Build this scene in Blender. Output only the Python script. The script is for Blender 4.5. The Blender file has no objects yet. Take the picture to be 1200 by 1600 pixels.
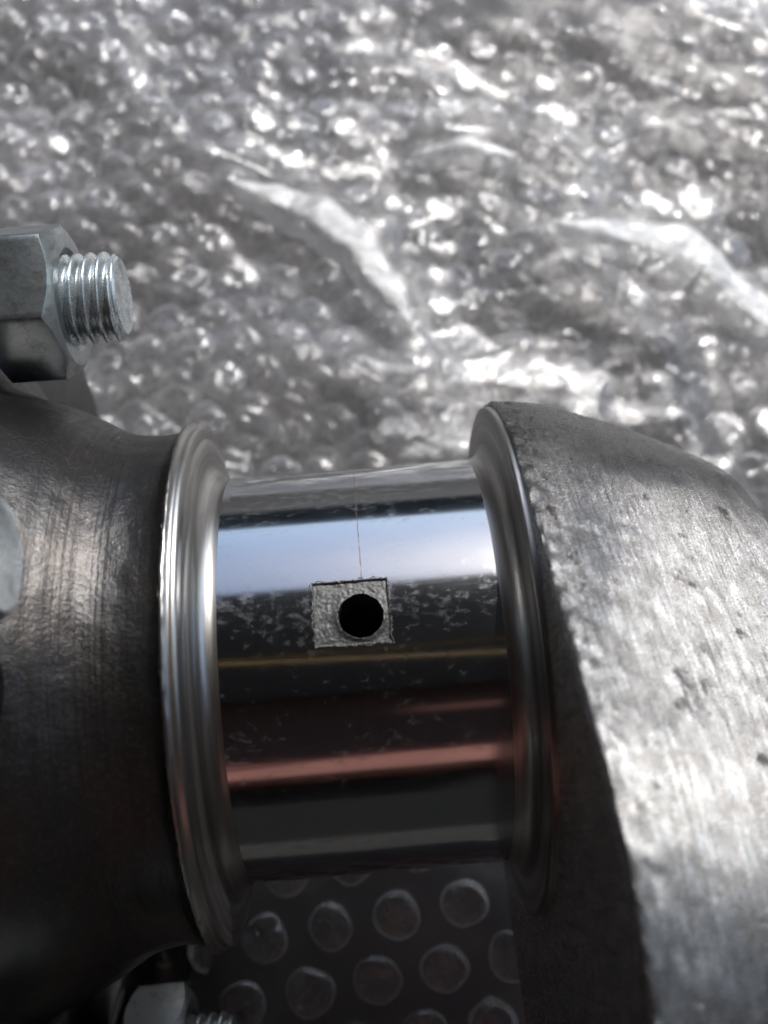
import bpy, math, random
from mathutils import Vector, Matrix, noise
random.seed(7)
R_ = math.radians
sc = bpy.context.scene
MM = 0.001

# ------------------------------------------------------------------ camera
TILT, YAW = R_(18), R_(4.8)
CAMH = 225.0                       # mm above the wrap
fw = Vector((math.sin(YAW)*math.sin(TILT), math.cos(YAW)*math.sin(TILT), -math.cos(TILT)))
rt = Vector((math.cos(YAW), -math.sin(YAW), 0))
up = rt.cross(fw)
cd = bpy.data.cameras.new('camera')
cam = bpy.data.objects.new('camera', cd)
sc.collection.objects.link(cam)
M = Matrix((rt, up, -fw)).transposed().to_4x4()
M.translation = Vector((0, 0, CAMH*MM))
cam.matrix_world = M
cd.sensor_fit = 'VERTICAL'
cd.sensor_height = 4.8
cd.lens = 4.8*1500/1600            # focal length of 1500 photo pixels
cd.clip_start, cd.clip_end = 0.005, 200
cd.dof.use_dof = True
cd.dof.focus_distance = 0.120
cd.dof.aperture_fstop = 2.5
sc.camera = cam

def ray(x, y):                     # direction through a photo pixel, for laying the plan out
    return fw + rt*((x-600)/1500) + up*((800-y)/1500)
def on_wrap(x, y, h=0):
    d = ray(x, y); t = -(CAMH-h)/d.z
    return Vector((d.x*t, d.y*t))

# ------------------------------------------------------------------ world and sun
SUN_EL, SUN_AZ = R_(44), R_(29)    # azimuth from +Y towards +X
w = bpy.data.worlds.new('World'); sc.world = w; w.use_nodes = True
nt = w.node_tree
sky = nt.nodes.new('ShaderNodeTexSky'); sky.sky_type = 'NISHITA'; sky.sun_disc = False
sky.sun_elevation = SUN_EL; sky.sun_rotation = SUN_AZ
sky.dust_density = 1.3; sky.air_density = 1.0
bg = nt.nodes['Background']; bg.inputs[1].default_value = 0.15
nt.links.new(sky.outputs[0], bg.inputs[0])
sl = bpy.data.lights.new('sun', 'SUN'); sl.energy = 3.1; sl.angle = R_(0.6); sl.color = (1, .985, .96)
so = bpy.data.objects.new('sun', sl); sc.collection.objects.link(so)
sd = Vector((math.cos(SUN_EL)*math.sin(SUN_AZ), math.cos(SUN_EL)*math.cos(SUN_AZ), math.sin(SUN_EL)))
so.rotation_euler = sd.to_track_quat('Z', 'Y').to_euler()
sc.view_settings.view_transform = 'Standard'; sc.view_settings.look = 'None'
sc.view_settings.exposure = 0.35; sc.view_settings.gamma = 1
sc.cycles.transparent_max_bounces = 14
sc.cycles.use_adaptive_sampling = True; sc.cycles.adaptive_threshold = .03
sc.cycles.max_bounces = 7; sc.cycles.glossy_bounces = 4; sc.cycles.diffuse_bounces = 3
sc.cycles.sample_clamp_indirect = 6
sc.cycles.caustics_reflective = True

# ------------------------------------------------------------------ helpers
def mesh_obj(name, verts, faces, mat, parent=None, uvs=None, smooth=True, sharp=None, loc=None):
    me = bpy.data.meshes.new(name)
    o_ = loc or Vector((0, 0, 0))
    me.from_pydata([((v[0])*MM, (v[1])*MM, (v[2])*MM) for v in verts], [], faces)
    me.polygons.foreach_set('use_smooth', [smooth]*len(me.polygons))
    if uvs:
        l = me.uv_layers.new(name='UVMap')
        for lp in me.loops: l.data[lp.index].uv = uvs[lp.vertex_index]
    me.materials.append(mat)
    me.update()
    if sharp: me.set_sharp_from_angle(angle=R_(sharp))
    ob = bpy.data.objects.new(name, me); sc.collection.objects.link(ob)
    if parent: ob.parent = parent
    if loc: ob.location = (loc[0]*MM, loc[1]*MM, loc[2]*MM)
    return ob
def tag(o, label=None, cat=None, group=None, kind=None):
    if label: o['label'] = label
    if cat: o['category'] = cat
    if group: o['group'] = group
    if kind: o['kind'] = kind
    return o
def fbm(x, y, z=0., oct=4):
    s = 0; a = 1
    for i in range(oct):
        s += a*noise.noise(Vector((x, y, z))); x *= 2.03; y *= 2.03; z *= 2.03; a *= .5
    return s
def interp(tab, x):
    if x <= tab[0][0]: return tab[0][1]
    for (a, p), (b, q) in zip(tab, tab[1:]):
        if x <= b:
            t = (x-a)/(b-a); return p+(q-p)*t
    return tab[-1][1]
def smooth_tab(tab, x):            # Catmull-Rom through the table
    n = len(tab)
    if x <= tab[0][0]: return tab[0][1]
    if x >= tab[-1][0]: return tab[-1][1]
    for i in range(n-1):
        if x <= tab[i+1][0]:
            x0, y0 = tab[i]; x1, y1 = tab[i+1]
            m0 = (y1-tab[i-1][1])/(x1-tab[i-1][0]) if i else (y1-y0)/(x1-x0)
            m1 = (tab[i+2][1]-y0)/(tab[i+2][0]-x0) if i+2 < n else (y1-y0)/(x1-x0)
            h = x1-x0; t = (x-x0)/h
            return (2*t**3-3*t*t+1)*y0+(t**3-2*t*t+t)*h*m0+(-2*t**3+3*t*t)*y1+(t**3-t*t)*h*m1

class Mat:
    def __init__(s, name):
        s.m = bpy.data.materials.new(name); s.m.use_nodes = True
        s.t = s.m.node_tree; s.t.nodes.clear()
        s.out = s.n('OutputMaterial')
    def n(s, typ, **kw):
        nd = s.t.nodes.new('ShaderNode'+typ)
        for k, v in kw.items():
            if k.startswith('i_'): nd.inputs[k[2:]].default_value = v
            else: setattr(nd, k, v)
        return nd
    def l(s, a, b): s.t.links.new(a, b)
    def noise(s, vec, scale, detail=4, rough=.55, dist=0):
        nd = s.n('TexNoise'); nd.inputs['Scale'].default_value = scale
        nd.inputs['Detail'].default_value = detail; nd.inputs['Roughness'].default_value = rough
        nd.inputs['Distortion'].default_value = dist
        s.l(vec, nd.inputs['Vector']); return nd.outputs['Fac']
    def ramp(s, fac, stops):
        nd = s.n('ValToRGB'); cr = nd.color_ramp
        while len(cr.elements) > 1: cr.elements.remove(cr.elements[-1])
        for i, (p, c) in enumerate(stops):
            e = cr.elements[0] if i == 0 else cr.elements.new(p)
            e.position = p
            e.color = (c, c, c, 1) if isinstance(c, (int, float)) else (*c, 1)
        s.l(fac, nd.inputs[0]); return nd.outputs[0]
    def math(s, op, a, b=None, clamp=False):
        nd = s.n('Math', operation=op); nd.use_clamp = clamp
        for i, v in enumerate((a, b)):
            if v is None: continue
            if isinstance(v, (int, float)): nd.inputs[i].default_value = v
            else: s.l(v, nd.inputs[i])
        return nd.outputs[0]
    def mapping(s, vec, scale=(1, 1, 1), loc=(0, 0, 0), rot=(0, 0, 0)):
        nd = s.n('Mapping'); nd.inputs['Scale'].default_value = scale
        nd.inputs['Location'].default_value = loc; nd.inputs['Rotation'].default_value = rot
        s.l(vec, nd.inputs['Vector']); return nd.outputs[0]
    def mixc(s, f, a, b):
        nd = s.n('Mix', data_type='RGBA')
        for sock, v in ((nd.inputs[0], f), (nd.inputs[6], a), (nd.inputs[7], b)):
            if isinstance(v, tuple): sock.default_value = (*v, 1)
            elif isinstance(v, (int, float)): sock.default_value = v
            else: s.l(v, sock)
        return nd.outputs[2]
    def bump(s, h, strength, dist_mm, normal=None):
        nd = s.n('Bump'); nd.inputs['Strength'].default_value = strength
        nd.inputs['Distance'].default_value = dist_mm*MM
        s.l(h, nd.inputs['Height'])
        if normal: s.l(normal, nd.inputs['Normal'])
        return nd.outputs[0]

def uv_mm(m):       # the UV maps are laid out in millimetres
    return m.n('UVMap').outputs[0]
def obj_mm(m):
    return m.mapping(m.n('TexCoord').outputs['Object'], (1000, 1000, 1000))

# ---- polished journal steel: u = along the axis, v = round the circumference
def mat_journal():
    m = Mat('polished_journal_steel'); uv = uv_mm(m)
    lathe_lines = m.noise(m.mapping(uv, (9, .05, 1)), 1.0, 3, .6)
    film = m.noise(m.mapping(uv, (.10, .22, 1)), 1.0, 5, .6)
    blot = m.noise(m.mapping(uv, (.62, .95, 1)), 1.0, 9, .70, 0)
    zone = m.noise(m.mapping(uv, (.11, .16, 1), (3.1, 1.7, 0)), 1.0, 2, .5)
    sv = m.n('SeparateXYZ'); m.l(uv, sv.inputs[0])
    def belt(c, w_):      # stained belts along the journal
        d = m.math('DIVIDE', m.math('SUBTRACT', sv.outputs[1], c), w_)
        return m.math('POWER', 2.718, m.math('MULTIPLY', m.math('MULTIPLY', d, d), -1.0))
    belts = m.math('MAXIMUM', m.math('MAXIMUM', belt(21.0, 4.0), belt(3.2, 3.4)), m.math('MULTIPLY', belt(-30, 8), .6))
    mask = m.ramp(m.math('ADD', m.math('ADD', blot, m.math('MULTIPLY', zone, .35)), m.math('MULTIPLY', belts, .10)), [(.755, 0), (.88, .24), (1, .42)])
    sep = m.n('SeparateXYZ'); m.l(uv, sep.inputs[0])
    # thin brown witness line round the journal, and faint axial scratches
    du = m.math('ABSOLUTE', m.math('SUBTRACT', m.math('ADD', sep.outputs[0], m.math('MULTIPLY', m.noise(m.mapping(uv, (0, .3, 1)), 1, 2), .25)), -.2))
    vr = m.math('MULTIPLY', m.math('GREATER_THAN', sep.outputs[1], 5.5), m.math('LESS_THAN', sep.outputs[1], 30))
    line = m.math('MULTIPLY', m.math('MULTIPLY', m.math('LESS_THAN', du, m.math('MULTIPLY', m.noise(m.mapping(uv, (0, 1.1, 1), (0, 4, 0)), 1, 3), .13)), vr), m.ramp(m.noise(m.mapping(uv, (0, .8, 1)), 1, 2), [(.35, .25), (.6, .9)]))
    axial = m.ramp(m.noise(m.mapping(uv, (.03, 5.5, 1)), 1.0, 2, .5), [(.66, 0), (.70, .5)])
    p = m.n('BsdfPrincipled')
    col = m.mixc(film, (.45, .47, .49), (.54, .55, .56))
    col = m.mixc(mask, col, (.22, .235, .25))
    col = m.mixc(line, col, (.22, .12, .07))
    m.l(col, p.inputs['Base Color'])
    m.l(m.math('SUBTRACT', 1.0, m.math('MULTIPLY', m.math('ADD', mask, line, True), .3)), p.inputs['Metallic'])
    rg = m.math('ADD', m.math('ADD', .07, m.math('MULTIPLY', film, .09)), m.math('MULTIPLY', m.math('ADD', mask, m.math('MULTIPLY', axial, .25), True), .30))
    m.l(rg, p.inputs['Roughness'])
    b = m.bump(lathe_lines, .12, .006)
    b = m.bump(mask, .35, .01, b)
    m.l(b, p.inputs['Normal'])
    m.l(p.outputs[0], m.out.inputs[0]); return m.m

def mat_collar():
    m = Mat('turned_collar_steel'); uv = uv_mm(m)
    rings = m.noise(m.mapping(uv, (9, .12, 1)), 1.0, 4, .65)
    sp = m.noise(m.mapping(uv, (.5, .5, 1)), 1.0, 5, .6)
    p = m.n('BsdfPrincipled')
    bands = m.ramp(m.noise(m.mapping(uv, (.55, .015, 1), (.3, 0, 0)), 1.0, 3, .5), [(.38, 0), (.62, 1)])
    m.l(m.mixc(bands, (.25, .235, .22), m.mixc(sp, (.40, .39, .37), (.56, .55, .53))), p.inputs['Base Color'])
    p.inputs['Metallic'].default_value = 1
    m.l(m.math('ADD', .20, m.math('MULTIPLY', rings, .26)), p.inputs['Roughness'])
    m.l(m.bump(rings, .2, .008), p.inputs['Normal'])
    m.l(p.outputs[0], m.out.inputs[0]); return m.m

def mat_neck():
    m = Mat('dark_forged_steel'); uv = uv_mm(m); ob = obj_mm(m)
    grain = m.noise(ob, 1.7, 5, .62)
    fine = m.noise(ob, 5.0, 3, .6)
    lines = m.noise(m.mapping(uv, (2.3, .03, 1)), 1.0, 3, .6)
    rust = m.ramp(m.noise(ob, .13, 5, .65), [(.42, 0), (.62, 1)])
    p = m.n('BsdfPrincipled')
    c = m.mixc(rust, (.055, .0535, .053), (.060, .054, .050))
    c = m.mixc(m.ramp(grain, [(.5, 0), (.72, .7)]), c, (.095, .092, .09))
    m.l(c, p.inputs['Base Color'])
    p.inputs['Metallic'].default_value = .9
    m.l(m.math('ADD', .22, m.math('MULTIPLY', fine, .22)), p.inputs['Roughness'])
    b = m.bump(grain, .45, .18)
    b = m.bump(lines, .35, .10, b)
    b = m.bump(fine, .45, .07, b)
    m.l(b, p.inputs['Normal'])
    m.l(p.outputs[0], m.out.inputs[0]); return m.m

def mat_web():
    m = Mat('ground_web_steel'); uv = uv_mm(m); ob = obj_mm(m)
    streak = m.ramp(m.noise(m.mapping(uv, (1.9, .11, 1)), 1.0, 6, .72), [(.36, 0), (.64, 1)])
    streak2 = m.noise(m.mapping(uv, (1.2, .09, 1), (5, 2, 0)), 1.0, 3, .6)
    cast = m.noise(ob, .42, 5, .6)
    fine = m.noise(ob, 3.1, 4, .6)
    pits = m.ramp(m.noise(ob, .26, 7, .7, .3), [(.33, 0), (.40, 1)])
    p = m.n('BsdfPrincipled')
    c = m.mixc(streak, (.27, .267, .262), (.68, .672, .655))
    c = m.mixc(m.ramp(cast, [(.42, .55), (.6, 0)]), c, (.20, .185, .17))
    sy = m.n('SeparateXYZ'); m.l(ob, sy.inputs[0])
    skin = m.ramp(m.math('ADD', m.math('MULTIPLY', sy.outputs[1], .04), m.math('MULTIPLY', cast, .5)), [(.55, 0), (.95, .72)])
    c = m.mixc(skin, c, (.085, .082, .078))
    c = m.mixc(pits, (.09, .08, .075), c)
    m.l(c, p.inputs['Base Color'])
    p.inputs['Metallic'].default_value = .97
    m.l(m.math('ADD', .17, m.math('MULTIPLY', fine, .17)), p.inputs['Roughness'])
    b = m.bump(streak, .8, .12)
    b = m.bump(streak2, .4, .3, b)
    b = m.bump(cast, .22, .35, b)
    b = m.bump(fine, .45, .10, b)
    b = m.bump(pits, .4, .25, b)
    m.l(b, p.inputs['Normal'])
    m.l(p.outputs[0], m.out.inputs[0]); return m.m

def mat_pad():
    m = Mat('rough_pocket_steel'); ob = obj_mm(m)
    g = m.noise(ob, 2.6, 5, .7); g2 = m.noise(ob, 7, 2, .6)
    p = m.n('BsdfPrincipled')
    m.l(m.mixc(m.ramp(g, [(.35, 0), (.65, 1)]), (.055, .055, .055), (.14, .14, .138)), p.inputs['Base Color'])
    p.inputs['Metallic'].default_value = .5; p.inputs['Roughness'].default_value = .5
    m.l(m.bump(g2, .4, .03, m.bump(g, .6, .07)), p.inputs['Normal'])
    m.l(p.outputs[0], m.out.inputs[0]); return m.m
def mat_hole():
    m = Mat('dark_bore'); ob = obj_mm(m)  # bore coloured darker than the steel around it
    p = m.n('BsdfPrincipled')
    m.l(m.mixc(m.noise(ob, 1.5), (.03, .028, .026), (.07, .066, .06)), p.inputs['Base Color'])
    p.inputs['Metallic'].default_value = .2; p.inputs['Roughness'].default_value = .6
    m.l(p.outputs[0], m.out.inputs[0]); return m.m
def mat_zinc(name, tint=1.0, rough=.24, metal=.8):
    m = Mat(name); ob = obj_mm(m)
    cl = m.noise(ob, .35, 5, .62); fi = m.noise(ob, 3.5, 4, .6)
    grime = m.ramp(m.noise(ob, .35, 8, .75), [(.48, 0), (.66, .75)])
    p = m.n('BsdfPrincipled')
    c = m.mixc(cl, (.48*tint, .53*tint, .56*tint), (.64*tint, .69*tint, .70*tint))
    c = m.mixc(grime, c, (.13, .13, .115))
    m.l(c, p.inputs['Base Color'])
    p.inputs['Metallic'].default_value = metal
    m.l(m.math('ADD', rough, m.math('MULTIPLY', m.math('ADD', cl, fi), .10)), p.inputs['Roughness'])
    m.l(m.bump(fi, .35, .05, m.bump(cl, .3, .25)), p.inputs['Normal'])
    m.l(p.outputs[0], m.out.inputs[0]); return m.m

def mat_film(name, milk=.10, gloss=1.0, crink=1.0, rough=.10, crease_w=.25, rim=.2):
    m = Mat(name)
    geo = m.n('NewGeometry'); wp = m.mapping(geo.outputs['Position'], (1000, 1000, 1000))
    n1 = m.noise(wp, .16, 6, .62, 1.6)
    n2 = m.noise(wp, .55, 5, .62, 1.0)
    ridge = m.math('ABSOLUTE', m.math('SUBTRACT', n1, .5))
    ridge2 = m.math('ABSOLUTE', m.math('SUBTRACT', n2, .5))
    b = m.bump(ridge, 1.0*crink, 9.0)
    b = m.bump(ridge2, .8*crink, 2.6, b)
    lw = m.n('LayerWeight'); lw.inputs['Blend'].default_value = .36; m.l(b, lw.inputs['Normal'])
    def glossy(r):
        gl = m.n('BsdfGlossy'); gl.inputs['Color'].default_value = (1, 1, 1, 1)
        gl.inputs['Roughness'].default_value = r; m.l(b, gl.inputs['Normal']); return gl
    g1, g2 = glossy(rough), glossy(.34)
    gl = m.n('MixShader'); gl.inputs[0].default_value = .2; m.l(g1.outputs[0], gl.inputs[1]); m.l(g2.outputs[0], gl.inputs[2])
    tr = m.n('BsdfTransparent'); tr.inputs['Color'].default_value = (.99, .985, .98, 1)
    df = m.n('BsdfDiffuse'); df.inputs['Color'].default_value = (.78, .80, .84, 1); m.l(b, df.inputs['Normal'])
    tl = m.n('BsdfTranslucent'); tl.inputs['Color'].default_value = (.78, .80, .84, 1); m.l(b, tl.inputs['Normal'])
    mk = m.n('MixShader'); mk.inputs[0].default_value = .5; m.l(df.outputs[0], mk.inputs[1]); m.l(tl.outputs[0], mk.inputs[2])
    crease = m.ramp(ridge, [(.0, crease_w), (.012, crease_w*.3), (.045, 0)])
    crease2 = m.ramp(ridge2, [(.0, crease_w*.6), (.02, crease_w*.15), (.06, 0)])
    a = m.math('ADD', m.math('ADD', milk, m.math('MULTIPLY', m.math('POWER', lw.outputs['Facing'], 2.9), rim)), m.math('MAXIMUM', crease, crease2), True)
    x1 = m.n('MixShader'); m.l(a, x1.inputs[0]); m.l(tr.outputs[0], x1.inputs[1]); m.l(mk.outputs[0], x1.inputs[2])
    x2 = m.n('MixShader')
    m.l(m.math('MINIMUM', m.math('MULTIPLY', lw.outputs['Fresnel'], gloss, True), .28), x2.inputs[0])
    m.l(x1.outputs[0], x2.inputs[1]); m.l(gl.outputs[0], x2.inputs[2])
    m.l(x2.outputs[0], m.out.inputs[0]); return m.m

def mat_plain(name, a, b, scale, rough=.8, bumpmm=1.0, detail=6):
    m = Mat(name); ob = obj_mm(m)
    n = m.noise(ob, scale, detail, .6)
    p = m.n('BsdfPrincipled'); m.l(m.mixc(n, a, b), p.inputs['Base Color'])
    p.inputs['Roughness'].default_value = rough
    m.l(m.bump(n, .6, bumpmm), p.inputs['Normal'])
    m.l(p.outputs[0], m.out.inputs[0]); return m.m

MJ, MC, MN, MW, MP, MH = mat_journal(), mat_collar(), mat_neck(), mat_web(), mat_pad(), mat_hole()
MZ, MZ2 = mat_zinc('zinc_plated_nut', .66, .22, .93), mat_zinc('zinc_plated_thread', 1.05, .18)
MF = mat_film('clear_plastic_film', .03, .8, .07, .13, .10, .1)
MB = mat_film('clear_bubble_film', .012, 1.5, .09, .13, .09, 1.1)
ML = mat_film('lower_plastic_film', .22, .7, .12, .16, .3, .1)
MBF = mat_film('rim_lit_bubble_film', .015, 2.6, .12, .16, .5, 5.5)  # front copy of the bubble film, rims whitened to show in the shadow
MX = mat_film('milky_folded_film', .14, .8, .30, .34, .3, .2)
MU = mat_film('loose_plastic_film', .02, 1.2, .2, .18, .12, .06)

# ------------------------------------------------------------------ surroundings, with unseen pieces added for their reflections
def slab(name, x0, x1, y0, y1, z0, z1, mat, cell=None):
    v = [(x, y, z) for z in (z0, z1) for y in (y0, y1) for x in (x0, x1)]
    f = [(0, 2, 3, 1), (4, 5, 7, 6), (0, 1, 5, 4), (2, 6, 7, 3), (0, 4, 6, 2), (1, 3, 7, 5)]
    return mesh_obj(name, v, f, mat, smooth=False)
g = mesh_obj('ground', [(-3e4, -3e4, -6), (3e4, -3e4, -6), (3e4, 3e4, -6), (-3e4, 3e4, -6)], [(0, 1, 2, 3)],
             mat_plain('dusty_ground', (.04, .037, .034), (.07, .065, .06), .05, .85, 2.0))
tag(g, kind='structure')
rf = slab('porch_roof', -2600, 2600, -900, 1500, 2250, 2340, mat_plain('dark_roof_boards', (.20, .22, .25), (.26, .28, .31), .01))
tag(rf, kind='structure')
wl = slab('red_reflector_wall', -2600, 2600, -980, -902, 560, 2700, mat_plain('dim_red_reflector', (.045, .024, .022), (.065, .033, .03), .012))  # unseen wall added to give the journal a dim red reflection
pl_ = slab('dark_reflector_plinth', -2600, 2600, -982, -880, -6, 560, mat_plain('dark_reflector', (.03, .03, .03), (.05, .048, .045), .012))  # unseen base added to keep the reflection dark below the red
tag(pl_, kind='structure')
lw_ = slab('black_reflector_stand', -700, 700, -380, -300, -6, 222, mat_plain('reflector_stand_black', (.006, .006, .006), (.012, .012, .011), .012, .95))  # unseen black stand added so the reflection under the pink slab stays dark
tag(lw_, kind='structure')
cp = slab('pink_streak_reflector', -640, 62, -376, -236, 222.5, 270, mat_plain('mottled_pink_reflector', (.16, .05, .038), (.62, .27, .21), .03)); cp.parent = lw_  # unseen slab added in the sun to reflect as a pink streak
sw = slab('side_light_blocker', -1000, -900, -870, 4200, -6, 2245, mat_plain('dark_light_blocker', (.03, .028, .026), (.05, .046, .042), .012))  # unseen blocker added to keep sky light off the left side
tag(sw, kind='structure')
def bump_up(x, y):
    e = max(0., min(1., (66-y)/38.)); e = e*e*(3-2*e)
    q = max(0., min(1., (x+54)/18.)); q = q*q*(3-2*q)
    return 26*e*q  # ground raised so it lies in the crank's shadow
GV = [(-230+7*i, -120+7*j, -4.9+bump_up(-230+7*i, -120+7*j)) for j in range(68) for i in range(71)]
pv = mesh_obj('uneven_concrete', GV, [(j*71+i, j*71+i+1, (j+1)*71+i+1, (j+1)*71+i) for j in range(67) for i in range(70)],
              mat_plain('grey_brown_concrete', (.06, .056, .054), (.17, .158, .152), .06, .85, .6, 8))
tag(pv, kind='structure')
tag(wl, kind='structure')
mpk = mat_plain('pink_reflector_paint', (.42, .17, .13), (.80, .38, .30), .02)
for bx in ((60, 520, 1330, 1480),):
    b_ = slab('pink_reflector_board', bx[0], bx[1], -901.5, -880, bx[2], bx[3], mpk); b_.parent = wl  # unseen board added for a second pink streak in the journal
bt = slab('gold_line_strip', -900, 1500, -64, -18, 2215, 2249.5, mat_plain('gold_line_yellow', (.75, .50, .16), (.88, .66, .28), .02)); bt.parent = rf  # strip added under the roof to reflect as a gold line
gw = slab('garden_wall', -9000, 9000, 6000, 6200, -6, 1420, mat_plain('dark_garden_wall', (.05, .05, .045), (.09, .085, .08), .004))
tag(gw, kind='structure')

def cord(a, b, r, mat):
    a, b = Vector(a), Vector(b); d = (b-a).normalized(); u = d.cross(Vector((0, 0, 1))).normalized(); v_ = d.cross(u)
    n = 60; V = []; F = []
    for k in range(n+1):
        p = a+(b-a)*k/n
        for i in range(12):
            t = 2*math.pi*i/12; V.append(tuple(p+(u*math.cos(t)+v_*math.sin(t))*r))
    for k in range(n):
        for i in range(12): F.append((k*12+i, k*12+(i+1) % 12, (k+1)*12+(i+1) % 12, (k+1)*12+i))
    return mesh_obj('gold_line_cord', V, F, mat)
tag(cord((-898, 217, 480), (2600, -714, 480), 5.0, mat_plain('gold_line_cord', (.70, .40, .08), (.90, .62, .18), .3, .6)),  # unseen cord, added only for the gold line it reflects
    'unseen yellow cord added overhead to reflect as a gold line in the journal', 'cord')

# ------------------------------------------------------------------ bubble wrap
def poly_dist(p, pl):
    best = 1e9; bs = 0
    for i in range(len(pl)-1):
        a, b = pl[i], pl[i+1]; ab = b-a
        t = max(0, min(1, (p-a).dot(ab)/ab.length_squared)); q = a+ab*t
        d = (p-q)
        L = d.length
        if L < best:
            best = L; bs = 1 if ab.x*d.y-ab.y*d.x > 0 else -1
    return best*bs
FOLDS = [([(300, 300), (400, 322), (480, 345), (560, 400), (620, 495)], 7.5, 6.5),
         ([(690, 250), (800, 255), (880, 300)], 5, 6),
         ([(870, 400), (980, 396), (1070, 402), (1130, 465), (1260, 560)], 8, 7),
         ([(830, 430), (900, 490), (985, 560)], 4, 5),
         ([(40, 215), (200, 240), (330, 235), (520, 240)], 4, 6),
         ([(1000, 20), (1060, 110), (1180, 150)], 9, 10),
         ([(720, 10), (830, 50), (960, 60)], 6, 6),
         ([(250, 590), (420, 560), (600, 640), (700, 600)], 5, 9),
         ([(640, 1330), (750, 1400), (850, 1490)], 5, 8)]
FOLDS = [([on_wrap(*q) for q in pl], h*1.5, wd*1.15) for pl, h, wd in FOLDS]
def sheet_z(x, y):
    far = max(0., min(1., (y-25)/45.))
    z = 2.0
    e = max(0., min(1., (62-y)/38.)); e = e*e*(3-2*e)      # heaped up under the journal
    q = max(0., min(1., (x+50)/18.)); q = q*q*(3-2*q)
    z += 27*e*q
    z += far*(9.0*(.55-abs(fbm(x*.016+3, y*.020, 1.5, 2))) + 1.8*(.5-abs(fbm(x*.05, y*.06, 7.1, 2))))
    z += (1-far)*1.0*fbm(x*.02, y*.02, 4, 2)
    p = Vector((x, y))
    for pl, h, wd in FOLDS:
        d = poly_dist(p, pl)
        d = d*(1.0 if d > 0 else .55)
        if abs(d) < 3*wd: z += h*math.exp(-abs(d/wd)**1.5)
    return z
def sheet(name, zf, x0, x1, y0, y1, st, mat, parent):
    nx = int((x1-x0)/st)+1; ny = int((y1-y0)/st)+1
    v = []
    for j in range(ny):
        for i in range(nx):
            x = x0+i*st; y = y0+j*st
            v.append((x, y, zf(x, y)))
    f = [(j*nx+i, j*nx+i+1, (j+1)*nx+i+1, (j+1)*nx+i) for j in range(ny-1) for i in range(nx-1)]
    return mesh_obj(name, v, f, mat, parent)

wrap = bpy.data.objects.new('bubble_wrap', None); sc.collection.objects.link(wrap)
wrap.empty_display_size = .02
tag(wrap, 'crumpled clear plastic bubble wrap spread on the ground under the crankshaft', 'bubble wrap')
WX0, WX1, WY0, WY1 = -165, 205, -75, 315
import numpy as np
ST = 1.25
sheet('backing_film', sheet_z, WX0, WX1, WY0, WY1, ST, MF, wrap)
def low_z(x, y):
    return sheet_z(x, y)*.25 - 3.6 + 1.1*fbm(x*.03+20, y*.035+9, 3.3, 3)
NX = int((WX1-WX0)/ST)+1

def dome_mesh(k, r=5.0, h=3.3, rings=11, seg=26, rnd=None):
    rnd = random.Random(100+k)
    squash = rnd.uniform(.12, .75)            # how deflated
    dirs = [(rnd.uniform(0, 6.28), rnd.uniform(-.5, .5)*r, rnd.uniform(.35, 1.0), rnd.uniform(.35, .8)) for _ in range(rnd.choice((2, 3, 4, 5)))]
    v = []; f = []
    ph = [rnd.uniform(0, 6.28) for _ in range(4)]
    am = [rnd.uniform(0, .05), rnd.uniform(0, .05), rnd.uniform(0, .035), rnd.uniform(0, .025)]
    for i in range(rings):
        t = i/(rings-1)
        a = t*math.pi/2
        rr = r*(math.cos(a)**.55 if i < rings-1 else 0.0)
        zz = h*(math.sin(a)**.75)
        for j in range(seg if i < rings-1 else 1):
            th = 6.28318*j/seg
            wob = 1+sum(am[q]*math.cos((q+2)*th+ph[q]) for q in range(4))*(.5+.5*(1-t))
            # a small flat lip where the bubble is welded on
            x = rr*wob*math.cos(th); y = rr*wob*math.sin(th); z = zz
            for (ang, off, dep, wd) in dirs:
                d = x*math.cos(ang)+y*math.sin(ang)-off
                z -= dep*squash*1.7*math.exp(-(d/wd)**2)*min(1, zz/h*1.2)
            z -= squash*.9*(zz/h)*(1-(rr/r)**2)
            z += .5*fbm(x*.45+k*7, y*.45, 2.2, 3)*(zz/h)
            v.append((x, y, max(z, .02)))
    for i in range(rings-2):
        for j in range(seg):
            f.append((i*seg+j, i*seg+(j+1) % seg, (i+1)*seg+(j+1) % seg, (i+1)*seg+j))
    top = (rings-1)*seg
    for j in range(seg): f.append(((rings-2)*seg+j, (rings-2)*seg+(j+1) % seg, top))
    # lip
    n0 = len(v)
    for j in range(seg):
        x, y, z = v[j]; v.append((x*1.07, y*1.07, .03))
    for j in range(seg): f.append((n0+j, n0+(j+1) % seg, (j+1) % seg, j))
    return v, f
VAR = []
for k in range(18):
    v, f = dome_mesh(k)
    me = bpy.data.meshes.new('bubble')
    me.from_pydata([(a*MM, b*MM, c*MM) for a, b, c in v], [], f)
    me.polygons.foreach_set('use_smooth', [True]*len(me.polygons)); me.materials.append(MB)
    VAR.append((me, v, f))
def loose_z(x, y):
    a = max(0., min(1., (y-45)/25.))
    u, v_ = x*.028, y*.034
    u += .5*noise.noise(Vector((y*.02, x*.02, 4)))
    r = 1-abs(noise.noise(Vector((u, v_, 2.5))))*2.2
    r2 = 1-abs(noise.noise(Vector((u*2.7+4, v_*2.7, 8.5))))*2.0
    r3 = 1-abs(noise.noise(Vector((u*7+4, v_*7, 3.5))))*2.0
    return sheet_z(x, y)+2.2+a*(4.0*r+1.6*r2+.5*r3-2)
LX0, LX1, LY0, LY1 = -20, 96, 66, 118
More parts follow.
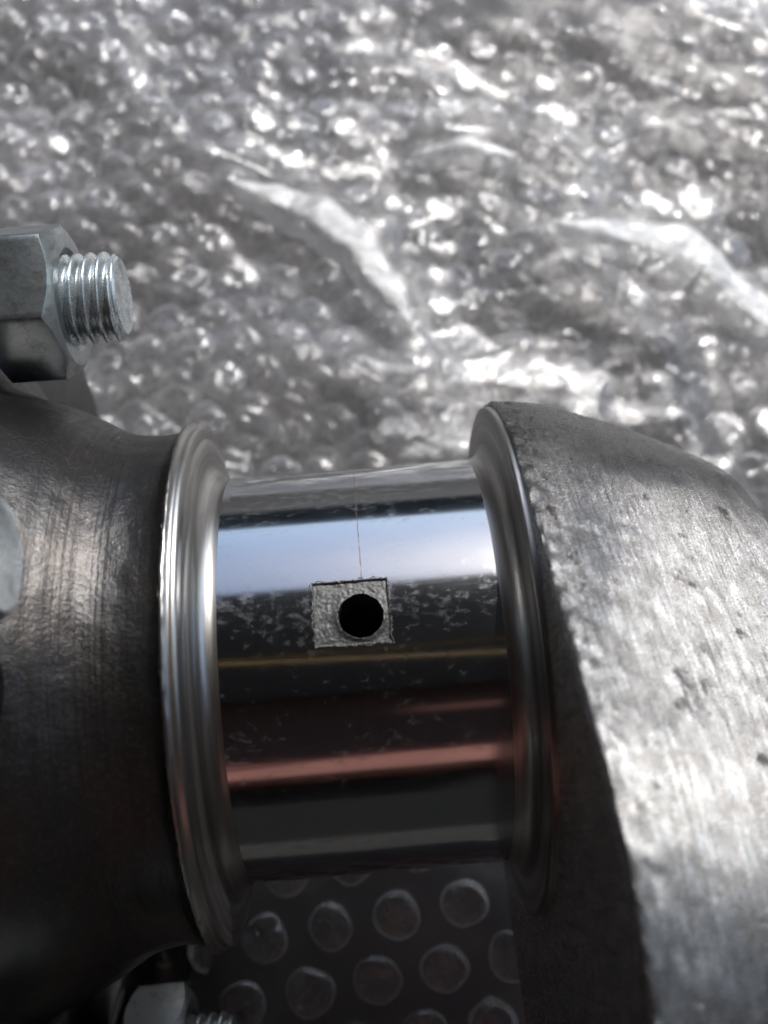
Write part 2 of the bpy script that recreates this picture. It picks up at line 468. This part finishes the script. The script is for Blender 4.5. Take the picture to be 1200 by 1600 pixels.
def loose_patch(x, y):
    e = min((x-LX0)/16, (LX1-x)/20, (y-LY0)/10, (LY1-y)/16)
    e = max(0, min(1, e+.35*noise.noise(Vector((x*.05, y*.05, 6)))))
    e = e*e*(3-2*e)
    return (sheet_z(x, y)-3)*(1-e)+loose_z(x, y)*e
sheet('loose_film', loose_patch, LX0, LX1, LY0, LY1, 1.0, MU, wrap)
def film_fold(px, W, h0=4.5, seed=0):
    pts = [on_wrap(*q, 8) for q in px]
    V = []; F = []; n = 70; m_ = 14
    cum = [0]
    for a, b in zip(pts, pts[1:]): cum.append(cum[-1]+(b-a).length)
    for k in range(n+1):
        t = k/n; L = cum[-1]*t; i = 0
        while i < len(pts)-2 and cum[i+1] < L: i += 1
        f_ = (L-cum[i])/(cum[i+1]-cum[i])
        p = pts[i].lerp(pts[i+1], f_)
        j0, j1 = max(0, i-(f_ < .5)), min(len(pts)-1, i+1+(f_ > .5))
        d = (pts[j1]-pts[j0]).normalized(); nn = Vector((-d.y, d.x))
        w_ = W*(math.sin(math.pi*min(.985, max(.015, t)))**.55)*(1+.35*fbm(t*4, seed, 1, 3))
        zc = sheet_z(p.x, p.y)+h0
        for j in range(m_+1):
            u = 2*j/m_-1
            q = p+nn*u*w_*.5
            z = zc-.27*(q.x-p.x)-.06*(q.y-p.y)-1.0*u*u-(h0+2)*abs(u)**7+.5*fbm(q.x*.16, q.y*.16, seed, 3)
            V.append((q.x, q.y, z))
    for k in range(n):
        for j in range(m_): F.append((k*(m_+1)+j, k*(m_+1)+j+1, (k+1)*(m_+1)+j+1, (k+1)*(m_+1)+j))
    return mesh_obj('film_fold', V, F, MX, wrap)
film_fold([(370, 318), (430, 330), (500, 358), (565, 410), (605, 480), (640, 540)], 14, 5, 1)
film_fold([(850, 402), (950, 396), (1060, 404), (1120, 455), (1200, 520), (1290, 590)], 15, 5.5, 5)
film_fold([(640, 262), (730, 255), (800, 270), (770, 300)], 6, 5, 17)
# lattice
p0 = on_wrap(518, 1445, 29); va = on_wrap(620, 1425, 29)-p0; vb = on_wrap(590, 1528, 29)-p0
cents = []
for i in range(-18, 20):
    for j in range(-9, 8):
        p = p0+va*i+vb*j
        if WY0+8 < p.y < 42 and WX0+8 < p.x < WX1-8: cents.append((p, .86))
va2 = Vector((11.6, -.9)); vb2 = Vector((5.3, 10.2))
for i in range(-40, 44):
    for j in range(-2, 34):
        p = Vector((0, 50))+va2*i+vb2*j
        p += Vector((2.6*fbm(p.x*.02, p.y*.02, 11, 2), 2.6*fbm(p.x*.02, p.y*.02, 17, 2)))
        if 48 < p.y < WY1-8 and WX0+8 < p.x < WX1-8: cents.append((p, .98))
def proj(P):
    d = P-Vector((0, 0, CAMH)); z = d.dot(fw)
    return 600+1500*d.dot(rt)/z, 800-1500*d.dot(up)/z, z
def in_view(p):
    x, y, z = proj(Vector((p.x, p.y, sheet_z(p.x, p.y)+2)))
    return -40 < x < 1240 and -40 < y < 1640
def hidden(p):
    x, y, z = proj(Vector((p.x, p.y, sheet_z(p.x, p.y)+2)))
    return (x > 380 and 790 < y < 1310 and x < 1240) or (x < 280 and 740 < y < 1420) or (x > 860 and y > 820)
def on_fold(p):
    for k_, (pl, h, wd) in enumerate(FOLDS):
        if k_ in (0, 1, 2, 3, 6) and -.7*wd < poly_dist(Vector((p.x, p.y)), pl) < .55*wd: return True
    return False
cents = [c for c in cents if not on_fold(c[0])]
vis = sorted([c for c in cents if in_view(c[0]) and not hidden(c[0])], key=lambda c: (c[0].y))
rest = [c for c in cents if not (in_view(c[0]) and not hidden(c[0]))]
print('bubbles', len(vis), len(rest))
def frame(p, zf):
    e = 2.0
    n = Vector((zf(p.x-e, p.y)-zf(p.x+e, p.y), zf(p.x, p.y-e)-zf(p.x, p.y+e), 2*e)).normalized()
    ang = random.uniform(0, 6.283)
    if p.y > 45: n = (n+Vector((random.gauss(0, .16), random.gauss(0, .16), 0))).normalized()
    q = Vector((0, 0, 1)).rotation_difference(n).to_matrix() @ Matrix.Rotation(ang, 3, 'Z')
    z = zf(p.x, p.y)
    return q, Vector((p.x, p.y, z+.05))
for p, s in vis[:300]:
    me, v, f = random.choice(VAR)
    ob = bpy.data.objects.new('bubble', me); sc.collection.objects.link(ob); ob.parent = wrap
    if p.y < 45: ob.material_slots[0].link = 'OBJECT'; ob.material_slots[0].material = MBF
    q, o = frame(p, sheet_z)
    s *= random.uniform(.94, 1.05)
    ob.matrix_local = Matrix.Translation(o*MM) @ q.to_4x4() @ Matrix.Diagonal((s*random.uniform(.8, 1.04) if p.y > 45 else s, s, s*random.uniform(.6, 1.15), 1))
def joined(name, cs, zf, mat, sc_=1.0):
    V = []; F = []
    for p, s in cs:
        me, v, f = random.choice(VAR)
        q, o = frame(p, zf); n = len(V)
        for a in v: V.append(tuple(q @ (Vector(a)*s*sc_)+o))
        F += [tuple(i+n for i in t) for t in f]
    ob = mesh_obj(name, V, F, mat, wrap); ob['kind'] = 'stuff'; return ob
joined('outer_bubbles', rest+vis[300:], sheet_z, MB)

# second layer underneath
def lower_layer():
    c2 = []
    a, b = Vector((11.2, 3.1)), Vector((2.9, 10.9))
    for i in range(-40, 44):
        for j in range(-20, 44):
            p = Vector((3, 50))+a*i+b*j
            if 46 < p.y < WY1-10 and WX0+8 < p.x < WX1-8 and in_view(p) and not hidden(p): c2.append((p, 1.0))
    sheet('lower_film', low_z, WX0, WX1, 44, WY1, 2.0, ML, wrap)
    joined('lower_bubbles', c2, low_z, MB, .9)
lower_layer()

# ------------------------------------------------------------------ crankshaft
AY, AZ = 21.5, 90.0
crank = bpy.data.objects.new('crankshaft', None); sc.collection.objects.link(crank)
crank.location = (0, AY*MM, AZ*MM); crank.empty_display_size = .02
tag(crank, 'steel crankshaft with polished journal, rough webs and bolted flange on bubble wrap', 'crankshaft')

def P(s, r, th):   # a point round the axis: th = 0 faces up, positive turns towards +Y
    return (s, r*math.sin(th), r*math.cos(th))

# main journal, with the pocket left open
RJ = 27.5
PS0, PS1, PT0, PT1 = -6.15, 2.6, R_(-4.3), R_(11.6)
ths = [2*math.pi*i/256 for i in range(256)]
def snap(t):
    i = min(range(len(ths)), key=lambda k: abs((ths[k]-t+math.pi) % (2*math.pi)-math.pi))
    ths[i] = t % (2*math.pi)
snap(PT0); snap(PT1)
ss = sorted(set([-18.0+i*.5 for i in range(69)]+[PS0, PS1]))
ss = [s for s in ss if s <= 16.0 and not (0 < abs(s-PS0) < .24) and not (0 < abs(s-PS1) < .24)]+[16.2]
V = []; UV = []; F = []
nth = len(ths)
def wrap_t(t): return (t+math.pi) % (2*math.pi)-math.pi
for s in ss:
    for t in ths:
        V.append(P(s, RJ, t)); UV.append((s, wrap_t(t)*RJ))
for j in range(len(ss)-1):
    for i in range(nth):
        i2 = (i+1) % nth
        ta, tb = wrap_t(ths[i]), wrap_t(ths[i2])
        if ss[j] >= PS0-1e-6 and ss[j+1] <= PS1+1e-6 and ta >= PT0-1e-6 and tb <= PT1+1e-6 and ta < tb: continue
        F.append((j*nth+i, (j+1)*nth+i, (j+1)*nth+i2, j*nth+i2))
tag(mesh_obj('main_journal', V, F, MJ, crank, UV), 'mirror polished bearing journal with stained patches')

# oil pocket: rough floor, raised ragged lip, and the drilled hole
HS, HT, HR = -.75, R_(2.6), 2.62
HU = HT*RJ
u0, u1 = PT0*RJ, PT1*RJ
angs = sorted([2*math.pi*i/200 for i in range(200)]+[math.atan2(a-HU, b-HS) % (2*math.pi) for a in (u0, u1) for b in (PS0, PS1)])
def to_rect(a, grow=0):
    dx, dy = math.cos(a), math.sin(a); t = 1e9
    if dx > 1e-9: t = min(t, (PS1+grow-HS)/dx)
    if dx < -1e-9: t = min(t, (PS0-grow-HS)/dx)
    if dy > 1e-9: t = min(t, (u1+grow-HU)/dy)
    if dy < -1e-9: t = min(t, (u0-grow-HU)/dy)
    return t
V = []; F = []; na = len(angs); NR = 40
def pad_pt(s, u, r): V.append(P(s, r, u/RJ))
for k in range(NR+4):
    for a in angs:
        c, s_ = math.cos(a), math.sin(a)
        hr = HR*(1+.035*fbm(3*c, 3*s_, 5, 3))
        if k < NR:
            t = k/(NR-1); L = to_rect(a, -.18); d = hr+(L-hr)*t
            s = HS+d*c; u = HU+d*s_
            z = RJ-.28+.05*fbm(s*2.6, u*2.6, 1, 4)+.06*fbm(s*.9, u*.9, 3, 2)
            z += .30*math.exp(-((d-hr)/.4)**2)*(1 if s_ < .25 else .2)
        else:
            q = k-NR
            d = to_rect(a, (-.16, .02, .12, .12)[q]+.3*fbm(c*14, s_*14, q*.2, 4)*(q > 0))
            s = HS+d*c; u = HU+d*s_
            z = RJ+(-.14, .008, .012, -.15)[q]
        pad_pt(s, u, z)
for k in range(NR+3):
    for i in range(na):
        i2 = (i+1) % na
        F.append((k*na+i, (k+1)*na+i, (k+1)*na+i2, k*na+i2))
tag(mesh_obj('oil_pocket', V, F, MP, crank), 'small square rough pocket around the oil hole')
V = []; F = []
dep = [RJ-.18, RJ-.6, RJ-1.2, RJ-3, RJ-7, RJ-13]
for k, z in enumerate(dep):
    for a in angs:
        hr = HR*(1+.035*fbm(3*math.cos(a), 3*math.sin(a), 5, 3))*(1.0 if k == 0 else .97)
        pad_pt(HS+hr*math.cos(a), HU+hr*math.sin(a)*RJ/z if z > 0 else 0, z)
for k in range(len(dep)-1):
    for i in range(na):
        i2 = (i+1) % na; F.append(((k+1)*na+i, k*na+i, k*na+i2, (k+1)*na+i2))
F.append(tuple((len(dep)-1)*na+i for i in range(na)))
tag(mesh_obj('oil_hole', V, F, MH, crank), 'drilled round oil hole, black inside')

def lathe(name, prof, mat, seg=320, amp=0, f=1.0, cap=False, edge=None):
    V = []; UV = []; F = []; L = 0
    for k, (s, r) in enumerate(prof):
        if k: L += math.hypot(s-prof[k-1][0], r-prof[k-1][1])
        for i in range(seg):
            t = 2*math.pi*i/seg
            d = amp*fbm(s*f, math.sin(t)*r*f, math.cos(t)*r*f, 3) if amp else 0
            if edge: 
                e = edge(s)
                if e: d += e*fbm(s*2.2+9, math.sin(t)*r*1.5, math.cos(t)*r*1.5, 3)
            V.append(P(s, r+d, t)); UV.append((L, wrap_t(t)*r))
    for k in range(len(prof)-1):
        for i in range(seg):
            i2 = (i+1) % seg; F.append((k*seg+i, (k+1)*seg+i, (k+1)*seg+i2, k*seg+i2))
    # the seam column has a jump in v: harmless for stretched noise at the underside (t = pi)
    return mesh_obj(name, V, F, mat, crank, UV)

def arc(cx, cy, r, a0, a1, n):
    return [(cx+r*math.cos(a0+(a1-a0)*i/n), cy+r*math.sin(a0+(a1-a0)*i/n)) for i in range(n+1)]
# left collar: rim, flat face, two-step fillet running onto the journal
lc = [(-22.15, 34.9), (-21.95, 35.3), (-21.7, 35.45), (-21.45, 35.3), (-21.3, 34.7), (-20.9, 34.8), (-20.45, 34.75), (-20.25, 34.5), (-20.2, 34.2), (-20.1, 33.2), (-20.05, 33.0), (-19.9, 32.9), (-19.75, 32.0)]
lc += [(-19.75, 30.6)]
lc += [(s, r) for s, r in arc(-17.2, 30.05, 2.55, math.pi, math.pi*1.5, 14)]
lc = lc+[(-16.2, 27.52)] if False else lc
lc = [q for q in lc if q[0] < -17.3]+[(-17.15, 27.51)]
rc = [(15.35, 27.51)]+arc(15.2, 30.3, 2.8, -math.pi/2+.12, 0, 14)[0:]+[(18.0, 31.8), (18.05, 33.4), (18.1, 34.3), (18.2, 34.55), (18.45, 34.6), (19.3, 34.6)]
tag(lathe('thrust_collar', lc, MC, edge=lambda s: .34 if s < -21.4 else 0), 'bright turned collar at the flange end of the journal')
tag(lathe('thrust_collar', rc, MC), 'bright turned collar against the crank web')

# neck: as-forged flare running out to the flange
nk = [(-21.8, 34.2), (-21.9, 34.8), (-22.0, 35.05), (-22.1, 35.1), (-23.2, 34.4), (-25, 34.1), (-27.1, 34.1), (-30.5, 34.8), (-34.4, 36.9), (-37.6, 38.7), (-42.3, 40.6), (-45.5, 42.0), (-47.4, 44.5), (-48.2, 48), (-48.4, 52)]
prof = []
import itertools
def resample(pts, step):
    out = [pts[0]]
    for a, b in zip(pts, pts[1:]):
        n = max(1, int(math.hypot(b[0]-a[0], b[1]-a[1])/step))
        out += [(a[0]+(b[0]-a[0])*i/n, a[1]+(b[1]-a[1])*i/n) for i in range(1, n+1)]
    return out
body = [(s, r) for s, r in nk if s <= -22.1]
tabn = sorted([(s, r) for s, r in body if s >= -47.4])
dense = [(-22.1-i*.22, smooth_tab(tabn, -22.1-i*.22)) for i in range(int(25.3/.22)+1)]
def ridge(s):
    return .028*math.sin(s*8.3+2*math.sin(s*1.7))*math.exp(-((s+30.5)/3.0)**2)+.02*math.sin(s*3.1+1)*math.exp(-((s+35)/4)**2)
dense = [(s, r+ridge(s)) for s, r in dense]
prof = nk[:4]+dense+resample([(-47.5, 44.6), (-48.2, 48), (-48.4, 52)], .5)
tag(lathe('neck', prof, MN, 360, .10, .30, edge=lambda s: .22 if -22.3 < s < -21.35 else 0), 'dark as-forged neck flaring out to the bolt flange')

# ---- flange: forged plate the bolts stand on
def outline_loft(name, rings, mat, capL=True, capR=True, amp=.0, nf=.3, label=None, N=240, edge_amp=None, skew=None):
    V = []; UV = []; F = []
    for k, (s, pts) in enumerate(rings):
        per = 0
        for i, (y, z) in enumerate(pts):
            if i: per += math.hypot(y-pts[i-1][0], z-pts[i-1][1])
            d = 0
            if amp:
                d = amp*fbm(s*nf, y*nf, z*nf, 4)
            if edge_amp: d += edge_amp(s)*fbm(s*.9, y*.9, z*.9, 3)
            a, b = pts[i-1], pts[(i+1) % len(pts)]
            tx, ty = b[0]-a[0], b[1]-a[1]; L = math.hypot(tx, ty) or 1
            ny, nz = ty/L, -tx/L
            V.append((s-(skew(s, y) if skew else 0), y-ny*d, z-nz*d)); UV.append((s*1.0, per))
    n = len(rings[0][1])
    for k in range(len(rings)-1):
        for i in range(n):
            i2 = (i+1) % n; F.append((k*n+i, k*n+i2, (k+1)*n+i2, (k+1)*n+i))
    for cap, k in ((capL, 0), (capR, len(rings)-1)):
        if not cap: continue
        s, pts = rings[k]; cy = sum(p[0] for p in pts)/n; cz = sum(p[1] for p in pts)/n
        base = k*n
        prev = list(range(base, base+n))
        for t in (.97, .9, .8, .68, .55, .42, .28, .14):
            cur = []
            for i in range(n):
                y = cy+(pts[i][0]-cy)*t; z = cz+(pts[i][1]-cz)*t
                V.append((s-(skew(s, y) if skew else 0)+amp*.6*fbm(y*.25+3, z*.25, s, 4), y, z)); UV.append((y, z)); cur.append(len(V)-1)
            for i in range(n):
                i2 = (i+1) % n
                F.append((prev[i2], prev[i], cur[i], cur[i2]) if k == 0 else (prev[i], prev[i2], cur[i2], cur[i]))
            prev = cur
        F.append(tuple(reversed(prev)) if k == 0 else tuple(prev))
    ob = mesh_obj(name, V, F, mat, crank, UV)
    if label: ob['label'] = label
    return ob
def hull(circs, N=240):
    # outline of the hull of circles (cy, cz, r), by arc length
    pts = []
    M_ = 1440
    for i in range(M_):
        a = 2*math.pi*i/M_ + math.pi   # start below the frame
        n = (math.cos(a), math.sin(a))
        c = max(circs, key=lambda c: c[0]*n[0]+c[1]*n[1]+c[2])
        pts.append((c[0]+c[2]*n[0], c[1]+c[2]*n[1]))
    pts.append(pts[0])
    cum = [0]
    for a, b in zip(pts, pts[1:]): cum.append(cum[-1]+math.hypot(b[0]-a[0], b[1]-a[1]))
    out = []; k = 0
    for i in range(N):
        t = cum[-1]*i/N
        while cum[k+1] < t: k += 1
        f_ = (t-cum[k])/max(1e-9, cum[k+1]-cum[k])
        out.append((pts[k][0]+(pts[k+1][0]-pts[k][0])*f_, pts[k][1]+(pts[k+1][1]-pts[k][1])*f_))
    return out
def grow(cs, g): return [(a, b, max(.5, r+g)) for a, b, r in cs]
FL = [(0, 0, 68), (-14, -22, 66)]
outline_loft('flange', [(-66, hull(grow(FL, -3), 300)), (-65, hull(FL, 300)), (-57, hull(FL, 300)), (-50, hull(FL, 300)), (-48.8, hull(grow(FL, -.4), 300)), (-48.1, hull(grow(FL, -1.6), 300))],
             MN, amp=.3, label='large dark forged flange carrying the bolts')

# ---- web
MAIN = [(18.6, 33.4), (18.8, 34.7), (19.1, 35.1), (20.4, 35.2), (25, 34.6), (31, 32.9), (40, 29.9), (49, 26.6), (54.6, 24.4), (55.5, 23.4), (56.0, 22), (56.3, 18.5)]
rings = []
SS = [18.9, 19.0, 19.15, 19.4, 19.8, 20.4]+[21+i*.6 for i in range(57)]+[55.1, 55.5, 55.8, 56.05, 56.2, 56.25]
for s in SS:
    rm = smooth_tab(MAIN, s)
    t = (s-19)/38
    ed = (0 if s >= 20.4 else -1.5*(1-math.sqrt(max(0, 1-((20.4-s)/1.5)**2))))
    ee = (0 if s < 54.6 else -2.2*((s-54.6)/1.7)**2)
    ey = (-34-9*t, 12-20*t, 43.5-3*t+ed+ee)
    rings.append((s, hull([(0, -12*t*t, rm+4.4*t*t), ey], 360)))
tag(outline_loft('crank_web', rings, MW, amp=.1, nf=.2, edge_amp=lambda s: .33*max(0, min(1, (22.5-s)/2)),
                 skew=lambda s, y: .10*max(0, y+6)*max(0, (s-19)/38)**2), 'thick crank web with rough ground rim and dark inner face')

# ---- nuts and studs
def build_nut(name, rot):
    V = []; F = []; seg = 180; H = 10.0
    def hx(t):
        a = (t-rot) % (math.pi/3)-math.pi/6
        return min(9.5/math.cos(a), 10.86)
    ch = lambda t: (hx(t)-8.75)/1.5+.02          # where the chamfer cone meets the flats
    rows = [lambda t: (5.7, -H+.6), lambda t: (6.5, -H), lambda t: (8.75, -H), lambda t: (hx(t), -H+ch(t)),
            lambda t: (hx(t), -H*.5), lambda t: (hx(t), -ch(t)-.12), lambda t: (hx(t)-.03, -ch(t)),
            lambda t: (8.75+.5*(hx(t)-8.75), -ch(t)*.5+.04), lambda t: (8.75, 0), lambda t: (8.3, .05), lambda t: (6.85, .02),
            lambda t: (6.3, -.5), lambda t: (5.5, -1.3), lambda t: (5.5, -3)]
    for fn in rows:
        for i in range(seg):
            t = 2*math.pi*i/seg+rot
            r, x = fn(t)
            r += .02*fbm(x*2, t*6, 1, 2)
            V.append((x, r*math.sin(t), r*math.cos(t)))
    for k in range(len(rows)-1):
        for i in range(seg):
            i2 = (i+1) % seg; F.append((k*seg+i, k*seg+i2, (k+1)*seg+i2, (k+1)*seg+i))
    return mesh_obj(name, V, F, MZ, crank, sharp=22)
def build_stud(name, L=6.6, back=-14):
    V = []; F = []; seg = 72; n = int((L-back)/.11); pitch = 1.75
    for k in range(n+1):
        x = back+(L-back)*k/n
        for i in range(seg):
            t = 2*math.pi*i/seg
            ph = ((x-pitch*i/seg)/pitch) % 1.0
            tri = abs(ph-.5)*2
            tri = max(0, min(1, (tri-.1)/.8)); tri = tri*tri*(3-2*tri)
            r = 6.0-1.0*tri
            if x > L-.75: r = min(r, 6.0-(x-(L-.75))*1.25)
            if x > L-.35: r = min(5.35, 6.0-(x-(L-.75))*1.25)
            r += .035*fbm(x*2, math.sin(t)*4, math.cos(t)*4, 2)
            V.append((x, r*math.sin(t), r*math.cos(t)))
    rows = n+1
    for rr, dx in ((4.95, .10), (4.6, .02), (3.5, -.02), (2.2, -.03), (1.0, -.03)):
        for i in range(seg):
            t = 2*math.pi*i/seg
            V.append((L+dx+.03*fbm(rr*math.sin(t)*.8, rr*math.cos(t)*.8, 3, 3), rr*math.sin(t), rr*math.cos(t)))
        rows += 1
    for k in range(rows-1):
        for i in range(seg):
            i2 = (i+1) % seg; F.append((k*seg+i, k*seg+i2, (k+1)*seg+i2, (k+1)*seg+i))
    F.append(tuple((rows-1)*seg+i for i in range(seg)))
    return mesh_obj(name, V, F, MZ2, crank, sharp=50)
tag(outline_loft('boss', [(-49, hull([(-54, -37, 13.5)], 64)), (-44, hull([(-54, -37, 13.2)], 64)), (-43.3, hull([(-54, -37, 12.6)], 64))], MN), 'low round boss under the lower nut')
BC = 53.6
def bolt_at(deg): return BC*math.sin(R_(deg)), BC*math.cos(R_(deg))
nut0 = build_nut('hex_nut', R_(49)); st0 = build_stud('threaded_stud')
places = [(0, -36.0, 30, 48.9, 20.8), (4.0, -38.3, 12), (-68.0, -38.3, 33), (0, -33.2, 16, -54, -37), (148, -38.3, 20)]
for k, pl in enumerate(places):
    dg, s, rr = pl[:3]
    y, z = pl[3:] if len(pl) > 3 else bolt_at(dg)
    for src, nm in ((nut0, 'nut'), (st0, 'stud')):
        o = src if k == 0 else src.copy()
        if k: sc.collection.objects.link(o); o.parent = crank
        o.location = (s*MM, y*MM, z*MM); o.rotation_euler = (R_(rr), 0, 0)
